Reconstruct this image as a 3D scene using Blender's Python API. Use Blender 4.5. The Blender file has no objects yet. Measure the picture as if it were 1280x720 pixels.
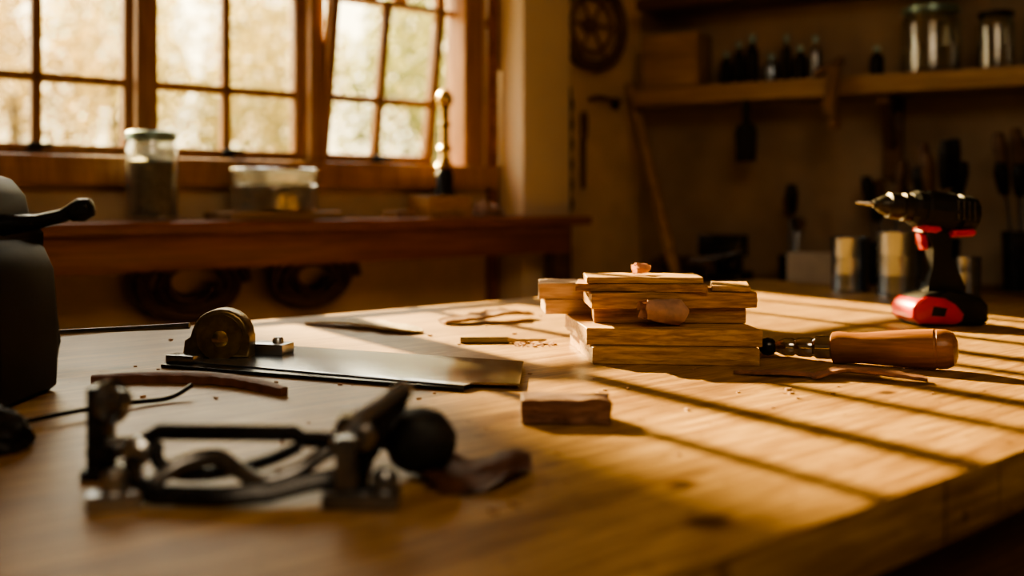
import bpy, bmesh, math, random
from mathutils import Vector, Matrix, noise
random.seed(7)
C = bpy.context.scene.collection
BZ = 0.9          # bench top height
CZ = 1.1          # camera height
# ------------------------------------------------------------------ materials
def nt(name):
    m = bpy.data.materials.new(name); m.use_nodes = True
    t = m.node_tree; t.nodes.clear()
    o = t.nodes.new('ShaderNodeOutputMaterial')
    b = t.nodes.new('ShaderNodeBsdfPrincipled')
    t.links.new(b.outputs[0], o.inputs[0])
    return m, t, b, o
def c4(c): return (c[0], c[1], c[2], 1)
def ramp(t, stops):
    r = t.nodes.new('ShaderNodeValToRGB'); e = r.color_ramp.elements
    while len(e) < len(stops): e.new(0.5)
    for i, (p, c) in enumerate(stops):
        e[i].position = p; e[i].color = c4(c)
    return r
def mapped(t, scale, coord='Object'):
    tc = t.nodes.new('ShaderNodeTexCoord'); mp = t.nodes.new('ShaderNodeMapping')
    mp.inputs['Scale'].default_value = scale
    t.links.new(tc.outputs[coord], mp.inputs[0]); return mp
def nz(t, vec, scale, detail=4, dist=0.0, rough=.55):
    n = t.nodes.new('ShaderNodeTexNoise'); n.inputs['Scale'].default_value = scale
    n.inputs['Detail'].default_value = detail; n.inputs['Distortion'].default_value = dist
    n.inputs['Roughness'].default_value = rough
    t.links.new(vec.outputs[0], n.inputs['Vector']); return n
def mult(t, a, b, f):
    mm = t.nodes.new('ShaderNodeMix'); mm.data_type = 'RGBA'; mm.blend_type = 'MULTIPLY'; mm.inputs[0].default_value = f
    t.links.new(a, mm.inputs[6]); t.links.new(b, mm.inputs[7]); return mm.outputs[2]
def plain(name, col, rough=.5, metal=0.0, var=.25, scale=20, bump=.1, spec=.5):
    m, t, b, o = nt(name)
    mp = mapped(t, (1, 1, 1)); n = nz(t, mp, scale, 5)
    lo = [max(0, x*(1-var)) for x in col]; hi = [min(1, x*(1+var)) for x in col]
    r = ramp(t, [(.3, lo), (.7, hi)]); t.links.new(n.outputs[0], r.inputs[0])
    t.links.new(r.outputs[0], b.inputs['Base Color'])
    b.inputs['Roughness'].default_value = rough; b.inputs['Metallic'].default_value = metal
    b.inputs['Specular IOR Level'].default_value = spec
    if bump:
        bp = t.nodes.new('ShaderNodeBump'); bp.inputs['Strength'].default_value = bump
        bp.inputs['Distance'].default_value = .002
        t.links.new(n.outputs[0], bp.inputs['Height']); t.links.new(bp.outputs[0], b.inputs['Normal'])
    return m
def wood(name, dark, light, along='x', k=1.0, rough=.5, knots=(), planks=0, spec=.4, fine=.5):
    m, t, b, o = nt(name)
    s = {'x': (1.2*k, 16*k, 16*k), 'y': (16*k, 1.2*k, 16*k), 'z': (16*k, 16*k, 1.2*k)}[along]
    mp = mapped(t, s); n = nz(t, mp, 1.6, 7, 1.2, .6)
    mid = [(a+c)/2 for a, c in zip(dark, light)]
    r = ramp(t, [(.30, dark), (.5, mid), (.70, light)]); t.links.new(n.outputs[0], r.inputs[0])
    s2 = tuple(x*4 for x in s); mp2 = mapped(t, s2); n2 = nz(t, mp2, 2.0, 4, .3)
    r2 = ramp(t, [(.35, (.50, .44, .38)), (.62, (1, 1, 1))]); t.links.new(n2.outputs[0], r2.inputs[0])
    last = mult(t, r.outputs[0], r2.outputs[0], fine)
    if knots:
        mb = mapped(t, (3, 3, 3)); nb = nz(t, mb, 1.5, 4); rb = ramp(t, [(.35, (.72, .68, .62)), (.6, (1, 1, 1))])
        t.links.new(nb.outputs[0], rb.inputs[0]); last = mult(t, last, rb.outputs[0], .8)
        ms = mapped(t, (6, 60, 1)); ns = nz(t, ms, 3, 2, 2.5); rs = ramp(t, [(.31, (.40, .33, .26)), (.36, (1, 1, 1))])
        t.links.new(ns.outputs[0], rs.inputs[0]); last = mult(t, last, rs.outputs[0], .8)
        mv = mapped(t, (1, 1.6, 1)); nv = nz(t, mv, 55, 2, 0); rv = ramp(t, [(.27, (.35, .27, .2)), (.31, (1, 1, 1))])
        t.links.new(nv.outputs[0], rv.inputs[0]); last = mult(t, last, rv.outputs[0], .8)
        for (kx, ky, kr) in knots:
            tc = t.nodes.new('ShaderNodeTexCoord'); mk = t.nodes.new('ShaderNodeMapping')
            mk.inputs['Location'].default_value = (-kx*.7, -ky, 0); mk.inputs['Scale'].default_value = (.7, 1, 0)
            t.links.new(tc.outputs['Object'], mk.inputs[0])
            ln = t.nodes.new('ShaderNodeVectorMath'); ln.operation = 'LENGTH'; t.links.new(mk.outputs[0], ln.inputs[0])
            rk = ramp(t, [(kr*.6, (.14, .09, .06)), (kr*.85, (.6, .5, .42)), (kr*1.2, (1, 1, 1))]); t.links.new(ln.outputs['Value'], rk.inputs[0])
            last = mult(t, last, rk.outputs[0], .9)
    if planks:
        tc = t.nodes.new('ShaderNodeTexCoord'); sx = t.nodes.new('ShaderNodeSeparateXYZ')
        t.links.new(tc.outputs['Object'], sx.inputs[0])
        mu = t.nodes.new('ShaderNodeMath'); mu.operation = 'MULTIPLY'; mu.inputs[1].default_value = planks
        fr = t.nodes.new('ShaderNodeMath'); fr.operation = 'FRACT'
        t.links.new(sx.outputs[1], mu.inputs[0]); t.links.new(mu.outputs[0], fr.inputs[0])
        rp = ramp(t, [(0, (.45, .4, .35)), (.018, (1, 1, 1))]); t.links.new(fr.outputs[0], rp.inputs[0])
        fl = t.nodes.new('ShaderNodeMath'); fl.operation = 'FLOOR'; t.links.new(mu.outputs[0], fl.inputs[0])
        wn = t.nodes.new('ShaderNodeTexWhiteNoise'); wn.noise_dimensions = '1D'; t.links.new(fl.outputs[0], wn.inputs['W'])
        rw = ramp(t, [(0, (.78, .76, .72)), (1, (1, 1, 1))]); t.links.new(wn.outputs[0], rw.inputs[0])
        for rr in (rp, rw): last = mult(t, last, rr.outputs[0], .8)
    t.links.new(last, b.inputs['Base Color'])
    b.inputs['Roughness'].default_value = rough; b.inputs['Specular IOR Level'].default_value = spec
    bp = t.nodes.new('ShaderNodeBump'); bp.inputs['Strength'].default_value = .3; bp.inputs['Distance'].default_value = .001
    t.links.new(n2.outputs[0], bp.inputs['Height']); t.links.new(bp.outputs[0], b.inputs['Normal'])
    return m
def glass(name, tint=(.9, .95, .92), refl=.35, base=.03, milk=0.0):
    m = bpy.data.materials.new(name); m.use_nodes = True; t = m.node_tree; t.nodes.clear()
    o = t.nodes.new('ShaderNodeOutputMaterial'); mx = t.nodes.new('ShaderNodeMixShader')
    tr = t.nodes.new('ShaderNodeBsdfTransparent'); tr.inputs[0].default_value = c4(tint)
    gl = t.nodes.new('ShaderNodeBsdfGlossy'); gl.inputs['Roughness'].default_value = .12
    lw = t.nodes.new('ShaderNodeLayerWeight'); lw.inputs[0].default_value = .3
    r = ramp(t, [(0, (base,)*3), (1, (refl,)*3)]); src = tr.outputs[0]
    if milk:
        tl = t.nodes.new('ShaderNodeBsdfTranslucent'); tl.inputs[0].default_value = (1, .97, .88, 1)
        m2 = t.nodes.new('ShaderNodeMixShader'); m2.inputs[0].default_value = milk
        t.links.new(src, m2.inputs[1]); t.links.new(tl.outputs[0], m2.inputs[2]); src = m2.outputs[0]
    t.links.new(lw.outputs['Facing'], r.inputs[0]); t.links.new(r.outputs[0], mx.inputs[0])
    t.links.new(src, mx.inputs[1]); t.links.new(gl.outputs[0], mx.inputs[2]); t.links.new(mx.outputs[0], o.inputs[0])
    return m
def leafmat(name, c1, c2, trans=.6):
    m = bpy.data.materials.new(name); m.use_nodes = True; t = m.node_tree; t.nodes.clear()
    o = t.nodes.new('ShaderNodeOutputMaterial'); mx = t.nodes.new('ShaderNodeMixShader'); mx.inputs[0].default_value = trans
    d = t.nodes.new('ShaderNodeBsdfDiffuse'); tl = t.nodes.new('ShaderNodeBsdfTranslucent')
    mp = mapped(t, (1, 1, 1)); n = nz(t, mp, 1.2, 2); r = ramp(t, [(.35, c1), (.65, c2)])
    t.links.new(n.outputs[0], r.inputs[0])
    for s in (d, tl): t.links.new(r.outputs[0], s.inputs[0])
    t.links.new(d.outputs[0], mx.inputs[1]); t.links.new(tl.outputs[0], mx.inputs[2]); t.links.new(mx.outputs[0], o.inputs[0])
    return m

M = {}
M['bench'] = wood('bench_wood', (.26, .135, .045), (.62, .40, .155), 'x', 1.5, .42, knots=((.08, -1.15, .014), (.13, -1.085, .009), (-.014, -.338, .013), (.9, -.75, .012), (.55, -1.0, .009)), planks=4.2, fine=.85)
M['benchside'] = wood('bench_side_wood', (.13, .065, .025), (.26, .14, .06), 'x', 1.0, .6)
M['darkwood'] = wood('dark_wood', (.08, .040, .020), (.17, .09, .042), 'x', 1.0, .55)
M['redwood'] = wood('red_brown_wood', (.18, .060, .024), (.36, .14, .052), 'x', 1.0, .32)
M['framewood'] = wood('window_frame_wood', (.25, .115, .045), (.45, .235, .095), 'z', 1.0, .45)
M['shelfwood'] = wood('shelf_wood', (.28, .17, .085), (.50, .34, .17), 'x', 1.0, .5)
M['pine'] = wood('pine_board', (.40, .21, .080), (.74, .48, .20), 'x', 2.0, .5, fine=1)
M['pine2'] = wood('pine_board_reddish', (.32, .15, .055), (.62, .36, .14), 'x', 2.4, .5, fine=1)
M['paleoff'] = wood('pale_offcut', (.44, .28, .17), (.70, .50, .34), 'x', 2.4, .6)
M['shaving'] = plain('wood_shaving', (.36, .21, .12), .65, 0, .35, 60, .3)
M['barkred'] = plain('reddish_bark', (.24, .11, .065), .65, 0, .35, 60, .4)
M['shavpale'] = plain('pale_shaving', (.30, .22, .10), .6, 0, .35, 60, .3)
M['pinkwood'] = plain('curled_offcut', (.72, .48, .36), .6, 0, .2, 70, .3)
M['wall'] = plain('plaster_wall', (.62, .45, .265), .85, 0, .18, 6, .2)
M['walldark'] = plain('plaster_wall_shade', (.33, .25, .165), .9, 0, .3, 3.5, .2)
M['cream'] = plain('cream_plaster', (.70, .57, .40), .8, 0, .08, 3, .1)
M['ceil'] = plain('ceiling_plaster', (.45, .35, .23), .9, 0, .1, 3, .05)
M['floor'] = wood('floor_boards', (.08, .045, .02), (.16, .09, .045), 'x', .6, .6, planks=7)
M['black'] = plain('black_plastic', (.009, .0085, .0085), .5, 0, .3, 40, .1, .25)
M['dullblack'] = plain('dull_black_rubber', (.012, .012, .011), .6, 0, .5, 90, .6, .35)
M['blackmetal'] = plain('black_metal', (.028, .029, .032), .25, .6, .4, 60, .2)
M['gunmetal'] = plain('gun_metal', (.22, .23, .25), .24, .9, .4, 50, .15)
M['steel'] = plain('brushed_steel', (.5, .52, .55), .3, 1, .2, 14, .05)
M['chrome'] = plain('chrome', (.60, .58, .54), .15, 1, .1, 30, .02)
M['tin'] = plain('tin_can', (.26, .31, .40), .24, 1, .08, 20, .02)
M['brass'] = plain('brass', (.70, .48, .16), .25, 1, .2, 40, .05)
M['agedbrass'] = plain('aged_brass', (.19, .135, .06), .33, .8, .4, 70, .2)
M['chuck'] = plain('dark_chuck_metal', (.040, .036, .028), .40, .6, .3, 60, .1)
M['red'] = plain('red_plastic', (.50, .006, .006), .36, 0, .1, 30, .05, .4)
M['drill'] = plain('drill_housing', (.010, .0095, .0085), .55, 0, .3, 40, .1, .22)
M['leather'] = plain('leather_scrap', (.09, .045, .026), .6, 0, .4, 60, .5)
M['leatherred'] = plain('reddish_leather', (.15, .062, .036), .6, 0, .35, 60, .5)
M['rag'] = plain('rag_cloth', (.34, .21, .14), .9, 0, .2, 50, .4)
M['paper'] = plain('pale_cardboard', (.40, .34, .27), .85, 0, .1, 20, .1)
M['glass'] = glass('jar_glass', (.97, .98, .95), .75, .09, .10)
M['dish'] = glass('dish_glass', (.98, .98, .96), .8, .12, .28)
M['pane'] = glass('window_glass', (.985, .985, .97), .25, .02)
M['lid'] = plain('lid_metal', (.24, .36, .32), .35, .6, .15, 30, .05)
M['nails'] = plain('nails_fill', (.13, .115, .09), .5, .2, .8, 160, 1)
M['grain'] = plain('jar_contents', (.18, .15, .10), .8, 0, .5, 150, .6)
M['grass'] = plain('grass_ground', (.17, .15, .06), .95, 0, .4, 4, .2)
M['leafy'] = leafmat('leaf_yellow', (.25, .20, .07), (.38, .32, .13))
M['leafg'] = leafmat('leaf_green', (.16, .165, .055), (.26, .26, .10))
M['leafo'] = leafmat('leaf_ochre', (.26, .18, .07), (.38, .29, .13))
M['trunk'] = plain('tree_bark', (.08, .06, .04), .9, 0, .3, 10, .5)
# brushed blade steel turning browner at the working end
m, t, b, o = nt('blade_steel'); n = nz(t, mapped(t, (5, 40, 1)), 2, 4, .3)
r = ramp(t, [(.3, (.36, .40, .46)), (.7, (.45, .49, .55))]); t.links.new(n.outputs[0], r.inputs[0])
tc = t.nodes.new('ShaderNodeTexCoord'); sx = t.nodes.new('ShaderNodeSeparateXYZ'); t.links.new(tc.outputs['Object'], sx.inputs[0])
r3 = ramp(t, [(.125, (1, 1, 1)), (.135, (.62, .44, .22))]); t.links.new(sx.outputs[0], r3.inputs[0])
t.links.new(mult(t, r.outputs[0], r3.outputs[0], 1), b.inputs['Base Color']); b.inputs['Metallic'].default_value = .9
b.inputs['Roughness'].default_value = .24
M['blade'] = m

# ------------------------------------------------------------------ helpers
def props(o, label, cat, group=None):
    if label: o['label'] = label
    if cat: o['category'] = cat
    if group: o['group'] = group
def place(o, loc=(0, 0, 0), rot=(0, 0, 0), parent=None):
    o.location = loc; o.rotation_euler = rot
    C.objects.link(o)
    if parent: o.parent = parent
    return o
def empty(name, loc, rz=0, label=None, cat=None, group=None):
    e = bpy.data.objects.new(name, None); e.empty_display_size = .05
    place(e, loc, (0, 0, rz)); props(e, label, cat, group); return e
def finish(name, bm, mat, smooth=True, loc=(0, 0, 0), rot=(0, 0, 0), parent=None, angle=40):
    bmesh.ops.recalc_face_normals(bm, faces=bm.faces)
    me = bpy.data.meshes.new(name); bm.to_mesh(me); bm.free()
    if smooth:
        for p in me.polygons: p.use_smooth = True
        try: me.set_sharp_from_angle(angle=math.radians(angle))
        except Exception: pass
    me.materials.append(mat)
    o = bpy.data.objects.new(name, me); return place(o, loc, rot, parent)
def addbox(bm, size, ctr=(0, 0, 0), rot=None, bevel=0, segs=2):
    r = bmesh.ops.create_cube(bm, size=1)
    vs = r['verts']; mt = Matrix.Translation(ctr)
    if rot: mt = mt @ rot
    mt = mt @ Matrix.Diagonal((size[0], size[1], size[2], 1))
    bmesh.ops.transform(bm, matrix=mt, verts=vs)
    if bevel:
        es = list({e for v in vs for e in v.link_edges})
        bmesh.ops.bevel(bm, geom=es, offset=bevel, segments=segs, affect='EDGES', profile=.6)
def box(name, size, loc, mat, rot=(0, 0, 0), bevel=.002, parent=None, base=True):
    bm = bmesh.new(); addbox(bm, size, (0, 0, size[2]/2 if base else 0), None, bevel)
    return finish(name, bm, mat, True, loc, rot, parent)
def addlathe(bm, prof, segs=32, mt=None):
    rings = []
    for r, z in prof:
        if r < 1e-6: rings.append([bm.verts.new((0, 0, z))])
        else: rings.append([bm.verts.new((r*math.cos(2*math.pi*i/segs), r*math.sin(2*math.pi*i/segs), z)) for i in range(segs)])
    for a, b in zip(rings, rings[1:]):
        for i in range(segs):
            j = (i+1) % segs
            if len(a) == 1 and len(b) == 1: continue
            if len(a) == 1: bm.faces.new((a[0], b[i], b[j]))
            elif len(b) == 1: bm.faces.new((a[i], a[j], b[0]))
            else: bm.faces.new((a[i], a[j], b[j], b[i]))
    for rg in (rings[0], rings[-1]):
        if len(rg) > 1: bm.faces.new(rg)
    if mt is not None:
        bmesh.ops.transform(bm, matrix=mt, verts=[v for rg in rings for v in rg])
def lathe(name, prof, mat, loc=(0, 0, 0), rot=(0, 0, 0), parent=None, segs=32):
    bm = bmesh.new(); addlathe(bm, prof, segs); return finish(name, bm, mat, True, loc, rot, parent, 35)
def addpoly(bm, pts, th, plane='xz', bevel=0, ctr=0):
    def P(p, d):
        return (p[0], ctr+d, p[1]) if plane == 'xz' else (p[0], p[1], ctr+d)
    a = [bm.verts.new(P(p, -th/2)) for p in pts]; b = [bm.verts.new(P(p, th/2)) for p in pts]
    n = len(pts); fs = [bm.faces.new(a), bm.faces.new(b[::-1])]
    for i in range(n): bm.faces.new((a[i], b[i], b[(i+1) % n], a[(i+1) % n]))
    if bevel:
        es = [e for f in fs for e in f.edges]
        bmesh.ops.bevel(bm, geom=es, offset=bevel, segments=3, affect='EDGES', profile=.5)
def poly(name, pts, th, mat, plane='xz', bevel=0, loc=(0, 0, 0), rot=(0, 0, 0), parent=None, ctr=0):
    bm = bmesh.new(); addpoly(bm, pts, th, plane, bevel, ctr); return finish(name, bm, mat, True, loc, rot, parent)
def catmull(pts, sub=6, closed=False):
    pts = [Vector(p) for p in pts]; n = len(pts); out = []
    rng = n if closed else n-1
    for i in range(rng):
        g = lambda k: pts[k % n] if closed else pts[max(0, min(n-1, k))]
        p0, p1, p2, p3 = g(i-1), g(i), g(i+1), g(i+2)
        for j in range(sub):
            t = j/sub
            out.append(.5*((2*p1)+(-p0+p2)*t+(2*p0-5*p1+4*p2-p3)*t*t+(-p0+3*p1-3*p2+p3)*t**3))
    if not closed: out.append(pts[-1])
    return out
def addtube(bm, pts, rad, segs=10, closed=False, sub=6, smooth=True):
    P = catmull(pts, sub, closed) if smooth else [Vector(p) for p in pts]
    n = len(P)
    def R(i):
        if not isinstance(rad, (list, tuple)): return rad
        x = i/(n-1)*(len(rad)-1); k = min(int(x), len(rad)-2); return rad[k]+(rad[k+1]-rad[k])*(x-k)
    rings = []; up = Vector((0, 0, 1)); prev = None
    for i, p in enumerate(P):
        a = P[(i-1) % n] if closed or i > 0 else P[i]; b = P[(i+1) % n] if closed or i < n-1 else P[i]
        d = (b-a).normalized()
        if prev is None:
            s = d.cross(up)
            if s.length < .1: s = d.cross(Vector((1, 0, 0)))
        else: s = prev - d*prev.dot(d)
        s.normalize(); prev = s; u = s.cross(d)
        r = R(i); of = math.pi/segs
        rings.append([bm.verts.new(p + r*(s*math.cos(2*math.pi*k/segs+of)+u*math.sin(2*math.pi*k/segs+of))) for k in range(segs)])
    m = n if closed else n-1
    for i in range(m):
        a, b = rings[i], rings[(i+1) % n]
        for k in range(segs): bm.faces.new((a[k], a[(k+1) % segs], b[(k+1) % segs], b[k]))
    if not closed:
        bm.faces.new(rings[0]); bm.faces.new(rings[-1])
def tube(name, pts, rad, mat, parent=None, loc=(0, 0, 0), segs=10, closed=False, sub=6, smooth=True, rot=(0, 0, 0)):
    bm = bmesh.new(); addtube(bm, pts, rad, segs, closed, sub, smooth); return finish(name, bm, mat, True, loc, rot, parent, 50)
def rough(o, amp, scale, cuts=0, clampz=True):
    me = o.data; bm = bmesh.new(); bm.from_mesh(me)
    if cuts: bmesh.ops.subdivide_edges(bm, edges=bm.edges, cuts=cuts, use_grid_fill=True)
    for v in bm.verts:
        w = (v.co+Vector(o.location)*3.1)*scale
        v.co += noise.noise_vector(w)*amp
        if clampz: v.co.z = max(0, v.co.z)
    bm.to_mesh(me); bm.free()
def strip(name, pts, widths, th, mat, curl=0, wob=0, parent=None, label=None, cat=None, seed=0):
    P = catmull(pts, 8); n = len(P); bm = bmesh.new(); top = []; K = 6
    c0 = Vector((sum(p.x for p in P)/n, sum(p.y for p in P)/n, BZ if not parent else 0))
    for i, p in enumerate(P):
        d = (P[min(n-1, i+1)]-P[max(0, i-1)]).normalized(); s = d.cross(Vector((0, 0, 1))).normalized()
        x = i/(n-1)*(len(widths)-1); k = min(int(x), len(widths)-2); w = widths[k]+(widths[k+1]-widths[k])*(x-k)
        w *= 1+wob*noise.noise(Vector((i*.5+seed, 3.3, seed)))
        row = []
        for j in range(K+1):
            v = j/K*2-1
            row.append(p - c0 + s*(v*w/2) + Vector((0, 0, curl*w*v*v + th + wob*.002*noise.noise(Vector((i*.7, j, seed))))))
        top.append(row)
    A = [[bm.verts.new(v) for v in r] for r in top]; B = [[bm.verts.new(v-Vector((0, 0, th))) for v in r] for r in top]
    for i in range(n-1):
        for j in range(K):
            bm.faces.new((A[i][j], A[i][j+1], A[i+1][j+1], A[i+1][j])); bm.faces.new((B[i][j], B[i+1][j], B[i+1][j+1], B[i][j+1]))
        bm.faces.new((A[i][0], A[i+1][0], B[i+1][0], B[i][0])); bm.faces.new((A[i][K], B[i][K], B[i+1][K], A[i+1][K]))
    for i in (0, n-1):
        for j in range(K): bm.faces.new((A[i][j], B[i][j], B[i][j+1], A[i][j+1]))
    o = finish(name, bm, mat, True, tuple(c0), (0, 0, 0), parent); props(o, label, cat); return o

# ------------------------------------------------------------------ room frames
A = math.radians(39.5); E1 = Vector((math.cos(A), math.sin(A), 0)); N1 = Vector((math.sin(A), -math.cos(A), 0))
W0 = Vector((-1.157, 2.316, 0))
def W(t, d, z): return tuple(W0+E1*t+N1*d+Vector((0, 0, z)))
Bn = math.radians(-30.7); E2 = Vector((math.cos(Bn), math.sin(Bn), 0)); N2 = Vector((math.sin(Bn), -math.cos(Bn), 0))
S0 = Vector((.471, 3.66, 0))
def S(t, d, z): return tuple(S0+E2*t+N2*d+Vector((0, 0, z)))
def struct(o): o['kind'] = 'structure'; return o

# window wall with opening
H = 2.6; OT0, OT1, OZ0, OZ1 = -.19, 1.37, 1.18, 2.16; TH = .12
bm = bmesh.new()
def wb(t0, t1, z0, z1): addbox(bm, (t1-t0, TH, z1-z0), ((t0+t1)/2, TH/2, (z0+z1)/2))
wb(-1.7, OT0, 0, H); wb(OT1, 2.25, 0, H); wb(OT0, OT1, 0, OZ0); wb(OT0, OT1, OZ1, H)
struct(finish('wall_back', bm, M['wall'], False, tuple(W0), (0, 0, A)))
bm = bmesh.new(); addbox(bm, (.20, .14, H), (1.53, -.07, H/2), None, .004)
struct(finish('trim_1', bm, M['cream'], True, tuple(W0), (0, 0, A)))
bm = bmesh.new(); addbox(bm, (2.6, TH, H), (1.3-.1, TH/2, H/2))
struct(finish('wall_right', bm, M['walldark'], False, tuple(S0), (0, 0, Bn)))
P1 = Vector(W(-1.7, 0, 0)); P2 = P1+N1*4.2; P4 = Vector(S(2.5, 0, 0)); P3 = Vector((3.3, -.4, 0)); PC = S0
def wallseg(name, a, b):
    d = b-a; L = d.length; ang = math.atan2(d.y, d.x)
    bm = bmesh.new(); addbox(bm, (L, .1, H), (L/2, -.05, H/2))
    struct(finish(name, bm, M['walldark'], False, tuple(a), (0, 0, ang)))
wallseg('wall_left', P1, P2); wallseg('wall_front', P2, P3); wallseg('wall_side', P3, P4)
for nm, z, mt in (('floor', -.04, M['floor']), ('ceiling', H, M['ceil'])):
    bm = bmesh.new(); vs = [bm.verts.new((p.x, p.y, z)) for p in (P1+Vector((-.1, .15, 0)), P2+Vector((-.1, -.15, 0)), P3+Vector((.15, -.1, 0)), P4+Vector((.15, .1, 0)), PC+Vector((.05, .25, 0)))]
    f = bm.faces.new(vs); r = bmesh.ops.extrude_face_region(bm, geom=[f])
    bmesh.ops.translate(bm, verts=[v for v in r['geom'] if isinstance(v, bmesh.types.BMVert)], vec=(0, 0, .04))
    struct(finish(nm, bm, mt, False))

# windows (local x along the wall, y outward)
def window(name, t0, t1, mt_, z0=1.235, z1=1.672, tilt=0.0, yoff=.045):
    w = t1-t0; fr = .026; ft = .014; bm = bmesh.new(); d = .034
    hh = z1-z0
    addbox(bm, (fr, d, hh+fr+ft), (-fr/2, 0, (hh+ft-fr)/2), None, .003); addbox(bm, (fr, d, hh+fr+ft), (w+fr/2, 0, (hh+ft-fr)/2), None, .003)
    addbox(bm, (w, d, fr), (w/2, 0, -fr/2), None, .003); addbox(bm, (w, d, ft), (w/2, 0, hh+ft/2), None, .003)
    addbox(bm, (.023, d*.8, hh), (mt_-t0, 0, hh/2), None, .002)
    addbox(bm, (w, d*.8, .021), (w/2, 0, .160), None, .002)
    o = finish(name, bm, M['framewood'], True, W(t0, -yoff, z0), (tilt, 0, A)); struct(o)
    bm = bmesh.new(); addbox(bm, (w, .003, hh), (w/2, .004, hh/2))
    finish('pane', bm, M['pane'], False, parent=o)
    bm = bmesh.new(); addbox(bm, (.03, .018, .02), (w*.48, -.026, -.008), None, .003); addbox(bm, (.05, .008, .009), (w*.48+.012, -.037, -.004), None, .002)
    finish('latch', bm, M['black'], True, parent=o)
    return o
window('window_1', -.147, .259, .056)
window('window_2', .345, .7317, .5316)
window('window_3', .825, 1.16, .985, tilt=math.radians(9), yoff=.02)
# unseen transom above the sashes, added so its narrow bars stripe the sunlight
bm = bmesh.new(); T0, T1 = .225, 1.36; tz0, tz1 = 1.70, 2.13
addbox(bm, (T1+.19, .035, .014), ((T1-.19)/2, 0, tz0-.007), None, .002)
addbox(bm, (T1+.19, .035, .03), ((T1-.19)/2, 0, tz1+.015), None, .002)
for x, wd in ((-.175, .03), (.03, .03), (T0-.012, .02), (.338, .040), (.482, .028), (.595, .044), (.76, .030), (.86, .040), (1.0, .030), (1.10, .044), (1.25, .030), (1.35, .03)):
    addbox(bm, (wd, .03, tz1-tz0), (x, 0, (tz0+tz1)/2), None, .002)
o = struct(finish('stripe_transom', bm, M['framewood'], True, W(0, -.06, 0), (0, 0, A)))
bm = bmesh.new(); addbox(bm, (T1+.17, .003, tz1-tz0), ((T1-.19)/2, 0, (tz0+tz1)/2)); finish('pane', bm, M['pane'], False, parent=o)
# fixed outer frame, posts, sill
bm = bmesh.new()
for t0, t1 in ((-.21, -.173), (.286, .320), (.759, .803)):
    addbox(bm, (t1-t0, .10, .51), ((t0+t1)/2, .04, 1.435), None, .004)
addbox(bm, (.075, .10, .96), (1.335, .04, 1.66), None, .004)
addbox(bm, (.055, .03, .50), (.303, -.0, 1.43), None, .006)
addbox(bm, (1.66, .15, .04), (.575, .03, 1.187), None, .006)
addbox(bm, (1.66, .05, .05), (.575, -.022, 1.16), None, .006)
struct(finish('trim_2', bm, M['framewood'], True, tuple(W0), (0, 0, A)))
bm = bmesh.new(); addbox(bm, (.03, .03, H), (1.405, -.015, H/2), None, .004)
struct(finish('trim_3', bm, M['redwood'], True, tuple(W0), (0, 0, A)))
# ------------------------------------------------------------------ main bench
O = Vector((-.671, 1.455, 0)); BL0, BL1, BW = -.9, 1.68, 1.195
wbq = empty('workbench', (O.x, O.y, 0), A, 'large pale wooden workbench scattered with tools and offcuts', 'workbench')
bm = bmesh.new(); addbox(bm, (BL1-BL0, BW, .05), ((BL0+BL1)/2, -BW/2, BZ-.025), None, .004)
finish('bench_top', bm, M['bench'], True, parent=wbq)
bm = bmesh.new(); addbox(bm, (BL1-BL0-.14, .03, .12), ((BL0+BL1)/2, -BW+.07, BZ-.11), None, .003)
addbox(bm, (BL1-BL0-.14, .03, .12), ((BL0+BL1)/2, -.07, BZ-.11), None, .003)
finish('apron', bm, M['benchside'], True, parent=wbq)
for x in (BL0+.1, BL1-.1):
    for y in (-.1, -BW+.1):
        bm = bmesh.new(); addbox(bm, (.09, .09, BZ-.05), (x, y, (BZ-.05)/2), None, .004)
        finish('leg', bm, M['benchside'], True, parent=wbq)
# ------------------------------------------------------------------ side table under window
LZ = 1.05
st = empty('side_table', W(.3, .15, 0), A, 'narrow red-brown wooden table standing under the window', 'table')
bm = bmesh.new(); addbox(bm, (2.6, .27, .028), (-.01, .0, LZ-.014), None, .005)
finish('table_top', bm, M['redwood'], True, parent=st)
bm = bmesh.new(); addbox(bm, (2.5, .025, .085), (-.03, -.10, LZ-.028-.0425), None, .003)
finish('apron', bm, M['redwood'], True, parent=st)
for x in (-.42, 1.2):
    bm = bmesh.new(); addbox(bm, (.06, .06, LZ-.028), (x, -.075, (LZ-.028)/2), None, .004)
    finish('leg', bm, M['darkwood'], True, parent=st)

# ------------------------------------------------------------------ jars helper
def jar(name, loc, r, h, fill, fillm, lidm, label, group=None, neck=.8):
    e = empty(name, loc, 0, label, 'jar', group)
    lathe('glass_body', [(r*.9, 0), (r, .006), (r, h*.74), (r*.97, h*.80), (r*neck, h*.87), (r*neck, h*.97), (r*neck*.94, h*.97), (r*neck*.94, h*.87), (r*.93, h*.79), (r*.95, h*.72), (r*.95, .012), (0, .01)], M['glass'], parent=e)
    if fill:
        k = .93*r
        lathe('contents', [(0, .0115), (k, .0125), (k, h*fill*.95), (k*.6, h*fill), (0, h*fill*1.04)], fillm, parent=e)
    lathe('lid', [(0, h*.9), (r*neck*1.06, h*.9), (r*neck*1.1, h*.91), (r*neck*1.1, h*.99), (r*neck*1.03, h), (0, h)], lidm, parent=e)
    return e
jar('glass_jar', W(.269, .14, LZ), .060, .213, .70, M['nails'], M['lid'], 'tall glass jar of dark nails with greenish metal lid', neck=.88)
b = box('wooden_tray', (.31, .17, .02), W(.586, .14, LZ), M['shelfwood'], (0, 0, A), .004); props(b, 'flat wooden board under glass dishes', 'board')
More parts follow.
